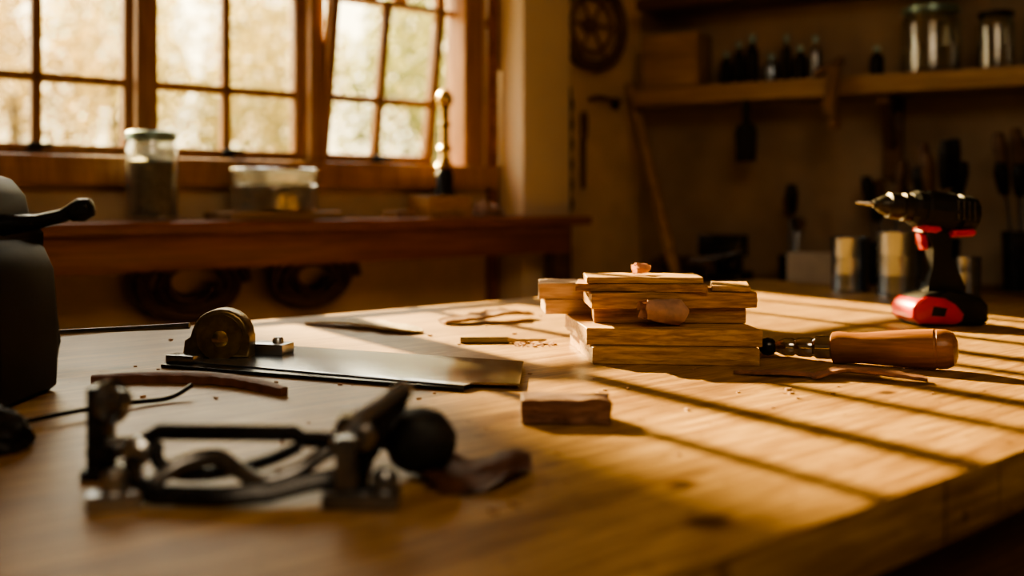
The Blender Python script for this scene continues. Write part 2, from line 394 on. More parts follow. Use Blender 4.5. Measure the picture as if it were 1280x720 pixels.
def dish(loc, r, h, lab, shav):
    e = empty('glass_dish', loc, 0, lab, 'dish', 'glass dishes stacked on the window table')
    lathe('glass_body', [(r*.92, 0), (r*.98, .004), (r, h*.2), (r, h*.80), (r*.97, h*.80), (r*.965, h*.2), (r*.93, .008), (0, .007)], M['dish'], parent=e, segs=40)
    lathe('dish_lid', [(r*1.02, h*.80), (r*1.04, h*.84), (r*1.03, h*.95), (r*.97, h), (0, h), (0, h-.003), (r*.95, h-.004), (r*.98, h*.85)], M['dish'], parent=e, segs=40)
    bm = bmesh.new(); addtube(bm, [(r*1.03*math.cos(a*math.pi/8), r*1.03*math.sin(a*math.pi/8), h*.93) for a in range(16)], .0036, 6, True, 3)
    finish('rim', bm, M['chrome'], True, parent=e)
    if shav:
        bm = bmesh.new()
        for i in range(22):
            a = random.uniform(0, 6.28); q = random.uniform(0, r*.62)
            c = Vector((q*math.cos(a), q*math.sin(a), .016+random.uniform(0, h*.5)))
            addbox(bm, (.04, .016, .006), c, Matrix.Rotation(random.uniform(0, 3), 4, 'Z') @ Matrix.Rotation(random.uniform(-.4, .4), 4, 'X'), .001)
        o = finish('shavings', bm, M['paleoff'], True, parent=e); o['kind'] = 'stuff'
dish(W(.586, .14, LZ+.02), .110, .070, 'wide glass dish holding pale brown wood shavings', True)
dish(W(.586, .14, LZ+.090), .107, .040, 'shallow glass dish with flat lid, stacked on another dish', False)
b = box('wooden_box', (.15, .11, .062), W(1.117, .13, LZ), M['pine'], (0, 0, A), .003); props(b, 'small pale wooden box on the window table', 'box')
e = empty('brass_oil_lamp', W(1.135, .13, LZ+.062), 0, 'slender brass lamp stem on dark base, standing on a wooden box', 'lamp')
lathe('base', [(0, 0), (.030, 0), (.032, .01), (.026, .02), (.027, .065), (.018, .08), (0, .08)], M['black'], parent=e)
lathe('stem', [(0, .08), (.020, .08), (.026, .09), (.016, .105), (.015, .13), (.022, .14), (.014, .15), (.013, .20), (.020, .21), (.013, .22), (.014, .26), (.023, .272), (.025, .288), (.018, .305), (.006, .315), (0, .318)], M['brass'], parent=e)
def lump(name, loc, rx, ry, rz, mat, amp, sc, label, cat, seed=0, rot=0):
    bm = bmesh.new(); bmesh.ops.create_icosphere(bm, subdivisions=4, radius=1)
    for v in bm.verts:
        n = noise.fractal(v.co*sc+Vector((seed, seed*2, 0)), .8, 2, 4)
        v.co *= 1+amp*n
        v.co = Vector((v.co.x*rx, v.co.y*ry, max(v.co.z, -.45)*rz))
    mz = min(v.co.z for v in bm.verts)
    for v in bm.verts: v.co.z -= mz
    o = finish(name, bm, mat, True, loc, (0, 0, rot)); props(o, label, cat); return o
lump('cleaning_rag', W(1.285, .14, LZ), .042, .04, .028, M['rag'], .5, 2.2, 'crumpled brown cleaning rag on the window table', 'rag', 3)
b = box('wood_offcut', (.10, .05, .018), W(.95, .17, LZ), M['pine2'], (0, 0, A+.4), .002); props(b, 'thin wooden offcut beside the pale box', 'wood piece')
b = box('wood_offcut', (.14, .04, .02), W(-.02, .12, LZ), M['darkwood'], (0, 0, A-.2), .002); props(b, 'dark wooden offcut on the window table', 'wood piece')
# hose coils below table
for i, (t, r) in enumerate(((.40, .13), (.735, .12))):
    e_pts = []; N = 80
    for k in range(N+1):
        a = k/N*2*math.pi*4; rr = (r-.075*(k/N))*(1+.08*math.sin(k*.23+i))
        e_pts.append((rr*math.cos(a)*1.12, -.035+.012*math.sin(k*.5), rr*math.sin(a)*.75))
    o = tube('hose_coil', e_pts, .0125, M['leather'], loc=W(t, .03, .885), rot=(0, 0, A), sub=3, segs=8)
    props(o, 'thick loosely coiled dark brown hose hanging under the table', 'hose', 'hose coils under the window table')

# wheel on the wall, chain, leaning stick
e = empty('hanging_cart_wheel', W(1.84, 0, 1.71), A, 'round brown wooden cart wheel hung on the wall', 'wheel')
bm = bmesh.new(); addtube(bm, [(.145*math.cos(a*math.pi/8), -.03, .145*math.sin(a*math.pi/8)) for a in range(16)], .020, 10, True, 3)
finish('rim', bm, M['darkwood'], True, parent=e)
bm = bmesh.new(); addtube(bm, [(.095*math.cos(a*math.pi/8), -.025, .095*math.sin(a*math.pi/8)) for a in range(16)], .008, 8, True, 3)
for k in range(6):
    a = k*math.pi/3; addtube(bm, [(.02*math.cos(a), -.025, .02*math.sin(a)), (.14*math.cos(a), -.03, .14*math.sin(a))], .006, 8, False, 1, False)
finish('spokes', bm, M['benchside'], True, parent=e)
lathe('hub', [(0, 0), (.03, 0), (.032, .01), (.02, .04), (0, .04)], M['benchside'], rot=(math.radians(90), 0, 0), parent=e)
bm = bmesh.new()
for i in range(12):
    z = -.034*i; pts = []
    for k in range(10):
        a = k*math.pi/5; x = .020*math.cos(a); y = .026*math.sin(a)
        pts.append((x, -.022, z+y) if i % 2 else (.008*math.cos(a), -.022+x, z+y))
    addtube(bm, pts, .008, 6, True, 2)
addtube(bm, [(0, .0, .03), (0, -.03, .03), (0, -.035, .015)], .004, 6)
o = finish('hanging_chain', bm, M['blackmetal'], True, W(1.725, 0, 1.46), (0, 0, A)); props(o, 'dark metal chain hanging from a wall hook', 'chain')
o = tube('wooden_stick', [(.527, 3.20, .856), (.475, 3.40, 1.19), (.425, 3.585, 1.515)], .020, M['shelfwood'], smooth=False, segs=8); props(o, 'long pale wooden stick leaning into the room corner', 'stick')
e = empty('hanging_hand_tool', W(1.92, 0, 1.45), A, 'small dark iron hand tool hanging on the wall', 'hand tool')
tube('hook_bar', [(-.09, -.02, .0), (-.04, -.025, .008), (.04, -.02, .0), (.07, -.02, .006)], [.006, .010, .008, .006], M['darkwood'], parent=e)
poly('jaw', [(.02, -.02), (.05, -.03), (.06, 0), (.04, .015), (.02, .01)], .012, M['blackmetal'], 'xz', .003, loc=(0, -.02, 0), parent=e)
e = empty('hanging_file', W(1.81, 0, 1.36), A, 'long dark file with wooden handle hanging on the wall', 'file')
poly('blade', [(-.010, -.22), (.010, -.22), (.012, -.05), (-.012, -.05)], .006, M['darkwood'], 'xz', .001, loc=(0, -.012, 0), parent=e)
lathe('handle', [(0, -.05), (.010, -.05), (.014, -.02), (.015, .02), (.010, .045), (0, .05)], M['darkwood'], (0, -.017, 0), parent=e, segs=16)

# ------------------------------------------------------------------ shelves, back counter
b = box('wall_shelf', (2.3, .22, .058), S(1.22, .112, 1.425), M['shelfwood'], (0, 0, Bn), .003); props(b, 'thick wooden wall shelf carrying jars and a box', 'shelf')
b = box('wall_shelf', (2.3, .2, .04), S(1.22, .102, 1.757), M['darkwood'], (0, 0, Bn), .003); props(b, 'dark wooden upper wall shelf', 'shelf')
for t in (.884, 1.6):
    bm = bmesh.new(); addbox(bm, (.06, .035, .26), (0, -.018, -.13), None, .003)
    addbox(bm, (.04, .18, .035), (0, -.1, -.0175), None, .003)
    addbox(bm, (.03, .2, .03), (0, -.085, -.095), Matrix.Rotation(math.radians(-45), 4, 'X'), .002)
    o = finish('shelf_bracket', bm, M['darkwood'], True, S(t, 0, 1.425), (0, 0, Bn)); props(o, 'dark wooden bracket holding up the shelf', 'bracket', 'brackets under the wall shelf')
bb = empty('back_counter', S(1.22, .24, 0), Bn, 'dark wooden counter along the rear wall with tools on it', 'counter')
bm = bmesh.new(); addbox(bm, (2.1, .45, .04), (.05, 0, .82), None, .003); finish('counter_top', bm, M['darkwood'], True, parent=bb)
bm = bmesh.new(); addbox(bm, (2.0, .39, .8), (.05, -.0, .4), None, .003); finish('cabinet', bm, M['darkwood'], True, parent=bb)
e = empty('wooden_crate', S(.187, .115, 1.483), Bn, 'plain wooden crate on the wall shelf', 'crate')
bm = bmesh.new(); addbox(bm, (.2, .15, .01), (0, 0, .005)); 
for x in (-.095, .095): addbox(bm, (.01, .15, .175), (x, 0, .0875), None, .001)
for y in (-.07, .07): addbox(bm, (.18, .01, .175), (0, y, .0875), None, .001)
finish('crate_body', bm, M['shelfwood'], True, parent=e)
bm = bmesh.new(); addbox(bm, (.205, .155, .01), (0, 0, .18), None, .002); finish('lid', bm, M['shelfwood'], True, parent=e)
for t, h, r, m in ((.36, .12, .020, 'black'), (.405, .15, .019, 'black'), (.45, .17, .022, 'black'), (.515, .10, .024, 'tin'), (.565, .16, .016, 'black'), (.61, .12, .024, 'black'), (.66, .15, .018, 'gunmetal'), (.85, .10, .022, 'black')):
    e = empty('small_bottle', S(t, .10, 1.483), 0, 'small dark bottle with narrow neck on the shelf', 'bottle', 'dark bottles on the wall shelf')
    lathe('bottle_body', [(0, 0), (r*.95, 0), (r, .004), (r, h*.62), (r*.9, h*.7), (r*.4, h*.8), (r*.4, h*.86), (0, h*.86)], M[m], parent=e, segs=20)
    lathe('cap', [(0, h*.86), (r*.5, h*.86), (r*.5, h), (0, h)], M['lid'], parent=e, segs=16)
jar('glass_jar', S(1.010, .115, 1.483), .088, .205, .4, M['grain'], M['lid'], 'wide glass jar half filled on the wall shelf', 'jars on the wall shelf', .86)
jar('glass_jar', S(1.19, .115, 1.483), .052, .175, .4, M['grain'], M['black'], 'small glass jar with dark lid on the wall shelf', 'jars on the wall shelf', .86)
jar('glass_jar', S(1.34, .115, 1.483), .060, .19, .4, M['grain'], M['lid'], 'glass jar with brown contents on the wall shelf', 'jars on the wall shelf', .86)
e = empty('wooden_hand_clamp', S(.745, .245, 1.425), Bn, 'old wooden clamp gripping the shelf edge', 'clamp')
bm = bmesh.new(); addbox(bm, (.04, .025, .15), (0, -.004, .01), Matrix.Rotation(.12, 4, 'Y'), .005); finish('jaw', bm, M['benchside'], True, parent=e)
bm = bmesh.new(); addbox(bm, (.10, .025, .025), (-.01, -.0, .085), Matrix.Rotation(-.45, 4, 'Y'), .006); finish('upper_jaw', bm, M['darkwood'], True, parent=e)
lathe('screw_knob', [(0, -.04), (.02, -.035), (.022, -.01), (.01, 0), (.007, .05), (0, .05)], M['benchside'], (0.01, -.02, -.07), parent=e, segs=16)
e = empty('hanging_trowel', S(.459, .205, 1.425), Bn, 'black flat trowel hanging below the shelf', 'trowel')
poly('blade', [(-.03, -.20), (.035, -.20), (.04, -.10), (.028, -.075), (-.02, -.075), (-.035, -.1)], .012, M['black'], 'xz', .002, parent=e)
poly('handle', [(-.008, -.08), (.012, -.08), (.014, -.01), (.0, -.0), (-.01, -.012)], .02, M['black'], 'xz', .003, parent=e)
b = box('cardboard_box', (.17, .11, .10), S(.72, .33, .84), M['paper'], (0, 0, Bn+.2), .003); props(b, 'small pale cardboard box on the rear counter', 'box')
e = empty('bench_vise', S(.42, .25, .84), Bn, 'dark iron bench vise on the rear counter', 'vise')
bm = bmesh.new(); addbox(bm, (.12, .14, .03), (0, 0, .015), None, .004); addbox(bm, (.07, .09, .06), (0, 0, .06), None, .01); finish('base', bm, M['blackmetal'], True, parent=e)
bm = bmesh.new(); addbox(bm, (.14, .03, .07), (0, -.03, .115), None, .006); finish('fixed_jaw', bm, M['blackmetal'], True, parent=e)
bm = bmesh.new(); addbox(bm, (.14, .03, .07), (0, -.09, .115), None, .006); addbox(bm, (.05, .12, .04), (0, -.06, .08), None, .006); finish('moving_jaw', bm, M['blackmetal'], True, parent=e)
tube('handle', [(-.09, -.12, .06), (.09, -.12, .1)], .006, M['gunmetal'], parent=e, smooth=False)
def toolpot(t, d, r, h, n, label, seed):
    random.seed(seed)
    e = empty('tool_pot', S(t, d, .84), 0, label, 'tool pot', 'tool pots on the rear counter')
    lathe('pot', [(0, 0), (r*.9, 0), (r, h), (r*.93, h), (r*.83, .01), (0, .01)], M['blackmetal'], parent=e, segs=28)
    for i in range(n):
        a = random.uniform(0, 6.28); dx = math.cos(a)*r*.5; dy = math.sin(a)*r*.5; L = random.uniform(.12, .30)
        p0 = Vector((dx*.6, dy*.6, .02)); p1 = Vector((dx*1.7, dy*1.7, h+L*.5)); p2 = p0+(p1-p0)*(1+.35*L/.2)
        tube('tool_shaft', [p0, p1], .004, M['gunmetal'], parent=e, smooth=False, segs=8)
        tube('tool_handle', [p1, p1+(p2-p1)*.3, p1+(p2-p1)*.7, p2], [.012, .018, .021, .013], (M['darkwood'], M['black'], M['black'])[i % 3], parent=e, segs=10)
toolpot(.60, .14, .05, .08, 4, 'dark pot with a few hand tools', 13)
toolpot(.88, .15, .055, .13, 8, 'dark pot full of upright hand tools', 3)
toolpot(1.05, .27, .062, .15, 10, 'black metal pot crowded with dark tool handles', 5)
toolpot(1.27, .20, .06, .17, 10, 'black metal pot crowded with dark tool handles', 8)
lump('dark_cloth_bag', S(1.54, .22, .84), .12, .10, .28, M['black'], .25, 1.6, 'dark cloth bag slumped on the rear counter', 'bag', 9)
lump('work_glove', S(.22, .22, .84), .08, .06, .05, M['leather'], .5, 2.5, 'crumpled dark leather work glove on the rear counter', 'glove', 2)
o = poly('hanging_tool_belt', [(-.07, -.42), (.06, -.45), (.08, -.2), (.04, -.02), (-.02, 0), (-.07, -.1), (-.09, -.25)], .03, M['leather'], 'xz', .008, loc=S(1.38, .03, 1.40), rot=(0, 0, Bn))
props(o, 'dark leather tool belt hanging on the rear wall', 'tool belt')
def can(x, y, r, h):
    e = empty('tin_can', (x, y, BZ), 0, 'plain shiny tin can at the bench edge', 'can', 'tin cans on the workbench')
    pr = [(0, 0), (r*.97, 0), (r, .002), (r, .005)]
    for k in range(5): z = h*(.3+.08*k); pr += [(r*.97, z), (r, z+h*.03)]
    pr += [(r, h-.005), (r*1.02, h-.003), (r*1.02, h), (r*.95, h), (r*.93, .004), (0, .004)]
    lathe('can_body', pr, M['tin'], parent=e, segs=40)
    lathe('can_lid', [(0, h-.006), (r*.94, h-.006), (r*.94, h-.004), (0, h-.004)], M['steel'], parent=e, segs=40)
can(.745, 2.19, .041, .118); can(.815, 2.09, .047, .134); can(.925, 2.02, .025, .085)

# ------------------------------------------------------------------ wood stack
def board(corners, z, th, mat, lab):
    cx = sum(c[0] for c in corners)/4; cy = sum(c[1] for c in corners)/4
    bm = bmesh.new(); addpoly(bm, [(c[0]-cx, c[1]-cy) for c in corners], th, 'xy', 0, th/2)
    bmesh.ops.bevel(bm, geom=list(bm.edges), offset=.0008, segments=1, affect='EDGES', profile=.6)
    o = finish('wood_board', bm, mat, True, (cx, cy, BZ+z), (0, 0, 0), angle=25)
    rough(o, .0009, 60, 8); props(o, lab, 'wood board', 'stacked boards on the workbench')
def rect(x0, x1, y0, y1, rz):
    cx, cy = (x0+x1)/2, (y0+y1)/2; c, s = math.cos(rz), math.sin(rz)
    return [(cx+(x-cx)*c-(y-cy)*s, cy+(x-cx)*s+(y-cy)*c) for x, y in ((x0, y0), (x1, y0), (x1, y1), (x0, y1))]
t = .0213
board([(.0985, 1.214), (.298, 1.196), (.294, 1.366), (.081, 1.384)], 0, t-.0006, M['pine'], 'short thick pine board at the bottom of the stack')
board([(.092, 1.228), (.304, 1.206), (.290, 1.372), (.074, 1.392)], t, t-.0006, M['pine'], 'short thick pine board in the stack')
board(rect(.106, .300, 1.272, 1.354, -.03), 2*t, .0195, M['pine2'], 'reddish pine board in the stack')
board(rect(.044, .172, 1.374, 1.45, .05), 2*t, .0200, M['paleoff'], 'pale short offcut sticking out of the stack')
board(rect(.098, .309, 1.258, 1.35, .045), 2*t+.0202, .0198, M['pine2'], 'reddish pine board in the stack')
board(rect(.038, .172, 1.372, 1.45, -.03), 2*t+.0205, .0220, M['paleoff'], 'pale short offcut sticking out of the stack')
board(rect(.086, .252, 1.262, 1.352, -.12), 2*t+.0405, .010, M['pine2'], 'thin pine board near the top, slightly turned')
board(rect(.096, .244, 1.266, 1.346, -.02), 2*t+.051, .008, M['pine'], 'thin top pine board of the stack')
board(rect(.262, .310, 1.266, 1.345, -.18), 2*t+.0405, .007, M['pine'], 'thin wooden slip lying on the stack')
def curl(name, loc, r, L, mat, lab, turns=1.3, rz=0, tiltx=0):
    bm = bmesh.new(); N = 26; K = 5; G = []
    for i in range(N+1):
        a = i/N*turns*2*math.pi; rr = r*(1-.38*i/N)
        G.append([(rr*math.cos(a)*(1-.25*j/K), L*(j/K-.5)*(1+.1*math.sin(i)), rr*math.sin(a)*(1-.25*j/K)+.0015*math.sin(i*1.7+j)) for j in range(K+1)])
    Vv = [[bm.verts.new(p) for p in row] for row in G]
    for i in range(N):
        for j in range(K): bm.faces.new((Vv[i][j], Vv[i+1][j], Vv[i+1][j+1], Vv[i][j+1]))
    bmesh.ops.solidify(bm, geom=list(bm.faces), thickness=.0022)
    mz = min((Matrix.Rotation(tiltx, 4, 'X') @ v.co).z for v in bm.verts)
    o = finish(name, bm, mat, True, (loc[0], loc[1], loc[2]-mz), (tiltx, 0, rz)); props(o, lab, 'wood curl'); return o
curl('wood_curl', (.186, 1.236, BZ+2*t+.0005), .0180, .054, M['pinkwood'], 'pale pink curled wood piece on the stack', 1.5, math.radians(112), .12)
curl('wood_curl', (.170, 1.31, BZ+2*t+.0595), .008, .022, M['pinkwood'], 'tiny wood curl on top of the stack', 1.3, math.radians(-60))

# ------------------------------------------------------------------ screwdriver with wooden handle
p0 = Vector((.315, 1.264, BZ+.014)); p1 = Vector((.520, 1.157, BZ+.0264)); d = p1-p0
ez = d.normalized(); ex = ez.cross(Vector((0, 0, 1))).normalized(); ey = ez.cross(ex)
sd = empty('wood_handled_screwdriver', tuple(p0), 0, 'stubby screwdriver with fat wooden handle and steel shaft', 'screwdriver')
sd.rotation_euler = Matrix((ex, ey, ez)).transposed().to_euler()
lathe('bit_holder', [(0, -.002), (.006, 0), (.010, .004), (.0115, .010), (.010, .016), (.006, .020), (0, .020)], M['blackmetal'], parent=sd)
lathe('shaft', [(0, .018), (.0065, .02), (.009, .026), (.011, .03), (.0115, .04), (.0095, .044), (.0115, .048), (.0125, .062), (.011, .066), (.014, .07), (.0145, .090), (0, .090)], M['chrome'], parent=sd)
lathe('handle', [(0, .088), (.0155, .088), (.0190, .090), (.0200, .097), (.0185, .108), (.0185, .125), (.0205, .15), (.0228, .18), (.0235, .205), (.0228, .206), (.0228, .208), (.0235, .209), (.0230, .218), (.019, .226), (.010, .230), (0, .2305)], wood('handle_wood_turned', (.17, .062, .020), (.38, .17, .055), 'z', 2.0, .3), parent=sd, segs=40)

# ------------------------------------------------------------------ drill
dr = empty('cordless_drill', (.687, 1.605, BZ), math.radians(4), 'dark cordless drill with red trim standing on its battery', 'drill')
R = math.radians
poly('battery', [(-.052, .006), (-.044, 0), (.054, 0), (.066, .008), (.065, .034), (.054, .046), (.036, .052), (.0, .056), (-.034, .054), (-.048, .044)], .074, M['black'], 'xz', .008, parent=dr)
poly('battery_shell', [(-.060, .014), (-.050, .005), (.010, .003), (.020, .008), (.024, .020), (.010, .036), (-.008, .046), (-.034, .049), (-.052, .042), (-.061, .030)], .081, M['red'], 'xz', .006, parent=dr)
poly('battery_label', [(-.032, .018), (-.010, .017), (-.006, .030), (-.028, .033)], .084, M['black'], 'xz', .001, parent=dr)
poly('handle', [(-.036, .048), (.040, .047), (.036, .06), (.026, .085), (.014, .11), (.006, .135), (.008, .16), (-.030, .16), (-.024, .14), (-.016, .12), (-.008, .09), (-.016, .066)], .034, M['drill'], 'xz', .009, parent=dr)
bm = bmesh.new(); mt = Matrix.Translation((.062, 0, .176)) @ Matrix.Rotation(R(-90+6), 4, 'Y')
addlathe(bm, [(0, 0), (.018, .0), (.027, .004), (.0295, .012), (.0305, .030), (.0265, .032), (.0265, .037), (.0315, .039), (.0315, .085), (.028, .090), (.0300, .094), (.0300, .102), (.024, .110), (0, .112)], 12, mt)
finish('motor_housing', bm, M['drill'], True, parent=dr, angle=20)
bm = bmesh.new()
for k in range(4):
    addbox(bm, (.003, .030, .03), (.045-k*.009, 0, .182+k*.0008), None, .001)
o = finish('vent_slots', bm, M['gunmetal'], True, (0, -.016, 0), parent=dr)
bm = bmesh.new(); mt2 = mt @ Matrix.Translation((0, 0, .110))
addlathe(bm, [(0, 0), (.022, 0), (.0225, .012), (.019, .014), (.019, .017), (.0215, .019), (.0205, .036), (.0165, .038), (.015, .046), (.010, .054), (.0075, .056), (.0065, .060), (0, .060)], 32, mt2)
finish('chuck', bm, M['chuck'], True, parent=dr)
bm = bmesh.new(); addlathe(bm, [(0, .058), (.0042, .058), (.0042, .072), (.0030, .074), (.0030, .086), (.001, .090), (0, .0905)], 16, mt2)
finish('drill_bit', bm, M['steel'], True, parent=dr)
poly('red_trim', [(-.036, .150), (-.012, .147), (-.002, .152), (-.006, .158), (-.030, .160)], .040, M['red'], 'xz', .003, parent=dr)
poly('rear_trim', [(.010, .140), (.048, .142), (.054, .148), (.048, .154), (.016, .152)], .044, M['red'], 'xz', .003, parent=dr)
poly('trigger', [(-.030, .120), (-.020, .120), (-.020, .146), (-.036, .146), (-.030, .13)], .018, M['red'], 'xz', .004, parent=dr)

# ------------------------------------------------------------------ small rough block
bm = bmesh.new(); addbox(bm, (.080, .034, .0225), (0, 0, .01125), None, .0010, 1)
o = finish('wood_block', bm, wood('rough_block_wood', (.13, .058, .036), (.31, .165, .105), 'x', 4, .7, fine=1), True, (.0485, .9, BZ+.0003), (0, 0, -.04), angle=25)
rough(o, .0026, 70, 8)
props(o, 'small rough-split reddish block of wood casting a shadow', 'wood block')

# ------------------------------------------------------------------ flat steel blade tool
tl = empty('steel_cutting_jig', (-.2, 1.15, BZ), 0, 'flat steel blade with brass wheel housing and thin rod', 'cutting tool')
def L2(p): return (p[0]+.2, p[1]-1.15)
poly('blade', [L2(p) for p in ((-.395, 1.200), (-.05, 1.040), (-.041, 1.056), (.008, 1.048), (.014, 1.195), (-.06, 1.225), (-.300, 1.325), (-.34, 1.31))], .002, M['blade'], 'xy', .0003, parent=tl, ctr=.0055)
poly('base_plate', [L2(p) for p in ((-.418, 1.185), (-.05, 1.034), (-.05, 1.046), (-.30, 1.155), (-.285, 1.25), (-.30, 1.335), (-.36, 1.335), (-.418, 1.21))], .0045, M['blackmetal'], 'xy', .001, parent=tl, ctr=.00225)
hp = [(-.045, 0), (-.042, .022), (-.034, .026)]
for k in range(0, 13):
    a = math.pi*(1-k/12); hp.append((.036*math.cos(a)+.002, .026+.034*math.sin(a)))
hp += [(.038, .012), (.038, 0)]
poly('wheel_housing', hp, .030, M['agedbrass'], 'xz', .004, loc=(-.160, .085, .006), parent=tl)
lathe('hub', [(0, 0), (.009, 0), (.010, .004), (.004, .006), (0, .006)], M['brass'], (-.157, .070, .030), (R(90), 0, 0), parent=tl)
bm = bmesh.new(); addlathe(bm, [(.024, 0), (.028, 0), (.028, .003), (.024, .003)], 32)
finish('rim', bm, M['agedbrass'], True, (-.158, .070, .032), (R(90), 0, 0), tl)
bm = bmesh.new(); addbox(bm, (.05, .03, .014), (0, 0, .007), None, .003); addlathe(bm, [(0, 0), (.007, 0), (.007, .018), (.005, .021), (0, .021)], 20, Matrix.Translation((.01, 0, 0)))
finish('clamp_block', bm, M['steel'], True, (-.105, .11, .006), (0, 0, -.3), tl)
bm = bmesh.new(); addbox(bm, (.04, .02, .010), (0, 0, .005), None, .002); finish('end_stop', bm, M['gunmetal'], True, (-.195, .05, .004), (0, 0, -.35), tl)
tube('rod', [(-.20, .085, .044), (-.28, .085, .040), (-.40, .09, .034)], [.0042, .0034, .0028], M['gunmetal'], parent=tl, smooth=False, segs=8)

# ------------------------------------------------------------------ clamp in front
cl = empty('screw_clamp', (-.18, .69, BZ), 0, 'black metal screw clamp with jointed arms and round knob', 'clamp')
bm = bmesh.new(); addbox(bm, (.012, .028, .066), (-.117, .03, .034), None, .003); addbox(bm, (.034, .03, .008), (-.110, .03, .004), None, .002); addbox(bm, (.020, .034, .012), (-.112, .03, .020), None, .003)
finish('fixed_jaw', bm, M['blackmetal'], True, parent=cl)
lathe('swivel_pad', [(0, 0), (.014, 0), (.016, .003), (.016, .007), (.010, .010), (.007, .018), (0, .019)], M['gunmetal'], (-.112, .028, .054), (0, R(80), R(-25)), cl)
bm = bmesh.new(); pr = [(0, 0)]
for k in range(10): pr += [(.0080, k*.0052), (.0058, k*.0052+.0026)]
addlathe(bm, pr+[(0, .052)], 20, Matrix.Rotation(R(86), 4, 'Y')); finish('screw', bm, M['gunmetal'], True, (-.122, .026, .021), (0, 0, -.1), cl)
tube('main_bar', [(-.078, .002, .026), (-.074, .004, .033), (-.066, .004, .038), (.030, .0, .038), (.036, .0, .034), (.072, -.002, .033)], .0062, M['blackmetal'], parent=cl, smooth=False, segs=6)
tube('lower_arm', [(-.078, .002, .030), (-.080, -.006, .020), (-.070, -.030, .012), (-.052, -.042, .008), (-.010, -.046, .008), (.022, -.040, .009), (.044, -.028, .012), (.064, -.022, .014)], .0066, M['blackmetal'], parent=cl, smooth=False, segs=6)
tube('s_curved_lever', [(-.060, -.034, .010), (-.046, -.016, .020), (-.022, -.010, .024), (-.004, -.020, .018), (.014, -.030, .013), (.036, -.022, .018), (.050, -.010, .026), (.062, -.004, .030)], [.004, .0058, .0062, .006, .006, .0055, .005, .004], M['gunmetal'], parent=cl, sub=6, segs=8)
tube('curved_arm', [(-.066, .0, .030), (-.062, -.008, .020), (-.045, -.010, .013), (-.015, -.008, .014), (.015, -.006, .022), (.034, -.002, .030)], [.005, .005, .005, .0045, .0045, .004], M['blackmetal'], parent=cl, sub=5, segs=8)
lathe('joint_pin', [(0, 0), (.009, 0), (.010, .003), (.010, .012), (.006, .015), (0, .015)], M['steel'], (-.078, .006, .026), (R(90), 0, 0), cl, 20)
bm = bmesh.new(); addbox(bm, (.034, .024, .012), (0, 0, .006), Matrix.Rotation(.3, 4, 'Z'), .003); addlathe(bm, [(0, .01), (.008, .01), (.008, .022), (.005, .025), (0, .025)], 16)
finish('pivot_foot', bm, M['steel'], True, (-.078, -.044, 0), (0, 0, 0), cl)
bm = bmesh.new(); addbox(bm, (.050, .024, .012), (0, 0, .006), None, .003); addbox(bm, (.014, .016, .04), (-.010, 0, .026), None, .003); addlathe(bm, [(0, .008), (.009, .008), (.009, .02), (.006, .024), (0, .024)], 16, Matrix.Translation((.015, 0, 0)))
finish('jaw_foot', bm, M['gunmetal'], True, (.082, -.040, 0), (0, 0, 0), cl)
poly('sliding_jaw', [(.062, .004), (.080, .0), (.083, .022), (.088, .024), (.087, .032), (.095, .036), (.096, .046), (.106, .054), (.112, .070), (.101, .075), (.088, .060), (.070, .050), (.062, .052), (.058, .044), (.064, .02)], .020, M['blackmetal'], 'xz', .0012, parent=cl)
lathe('jaw_bolt', [(0, -.006), (.008, -.006), (.010, 0), (.010, .034), (.006, .038), (0, .038)], M['steel'], (.078, .018, .040), (R(90), 0, 0), cl)
tube('jaw_lever', [(.060, -.014, .034), (.082, -.014, .054), (.110, -.010, .073)], [.005, .006, .004], M['steel'], parent=cl, smooth=False, segs=6)
bm = bmesh.new(); addlathe(bm, [(0, -.026), (.010, -.0245), (.018, -.018), (.0235, -.009), (.0245, 0), (.0245, .004), (.0215, .013), (.018, .018), (.011, .023), (.009, .032), (0, .032)], 32, Matrix.Rotation(R(-80), 4, 'Y'))
o = finish('round_knob', bm, M['dullblack'], True, (.114, .03, .0258), (0, 0, 0), cl); rough(o, .0035, 60, 0, False)
def scrap(name, loc, lx, ly, amp, mat, lab, seed, rz=0):
    bm = bmesh.new(); N = 18; G = []
    for i in range(N+1):
        row = []
        for j in range(N+1):
            u = i/N*2-1; v = j/N*2-1
            a = math.atan2(v, u); rr = max(abs(u), abs(v)); k = .78+.25*noise.noise(Vector((math.cos(a)*1.3+seed, math.sin(a)*1.3, seed)))
            x = math.cos(a)*rr*k*lx; y = math.sin(a)*rr*k*ly
            z = amp*(noise.noise(Vector((x*30, y*30, seed)))+.6)*(.4+.6*rr) + .25*amp*noise.noise(Vector((x*100, y*100, seed)))
            row.append(bm.verts.new((x, y, max(.0004, z))))
        G.append(row)
    for i in range(N):
        for j in range(N): bm.faces.new((G[i][j], G[i+1][j], G[i+1][j+1], G[i][j+1]))
    bmesh.ops.solidify(bm, geom=list(bm.faces), thickness=.0014)
    mz = min(v.co.z for v in bm.verts)
    for v in bm.verts: v.co.z -= mz
    o = finish(name, bm, mat, True, loc, (0, 0, rz)); props(o, lab, 'scrap'); return o
scrap('leather_scrap', (-.028, .720, BZ), .058, .056, .012, M['leatherred'], 'flat reddish-brown leather scrap beside the clamp', 4, -.4)
def B(x, y, z=0): return (x, y, BZ+z)
strip('bark_strip', [B(-.458, 1.085, .001), B(-.40, 1.095, .003), B(-.33, 1.085, .004), B(-.27, 1.05, .003), B(-.232, 1.015, .001)], [.010, .018, .020, .016, .008], .0085, M['leatherred'], -.15, .3, label='curved flat dark bark strip on the bench', cat='bark strip', seed=1)
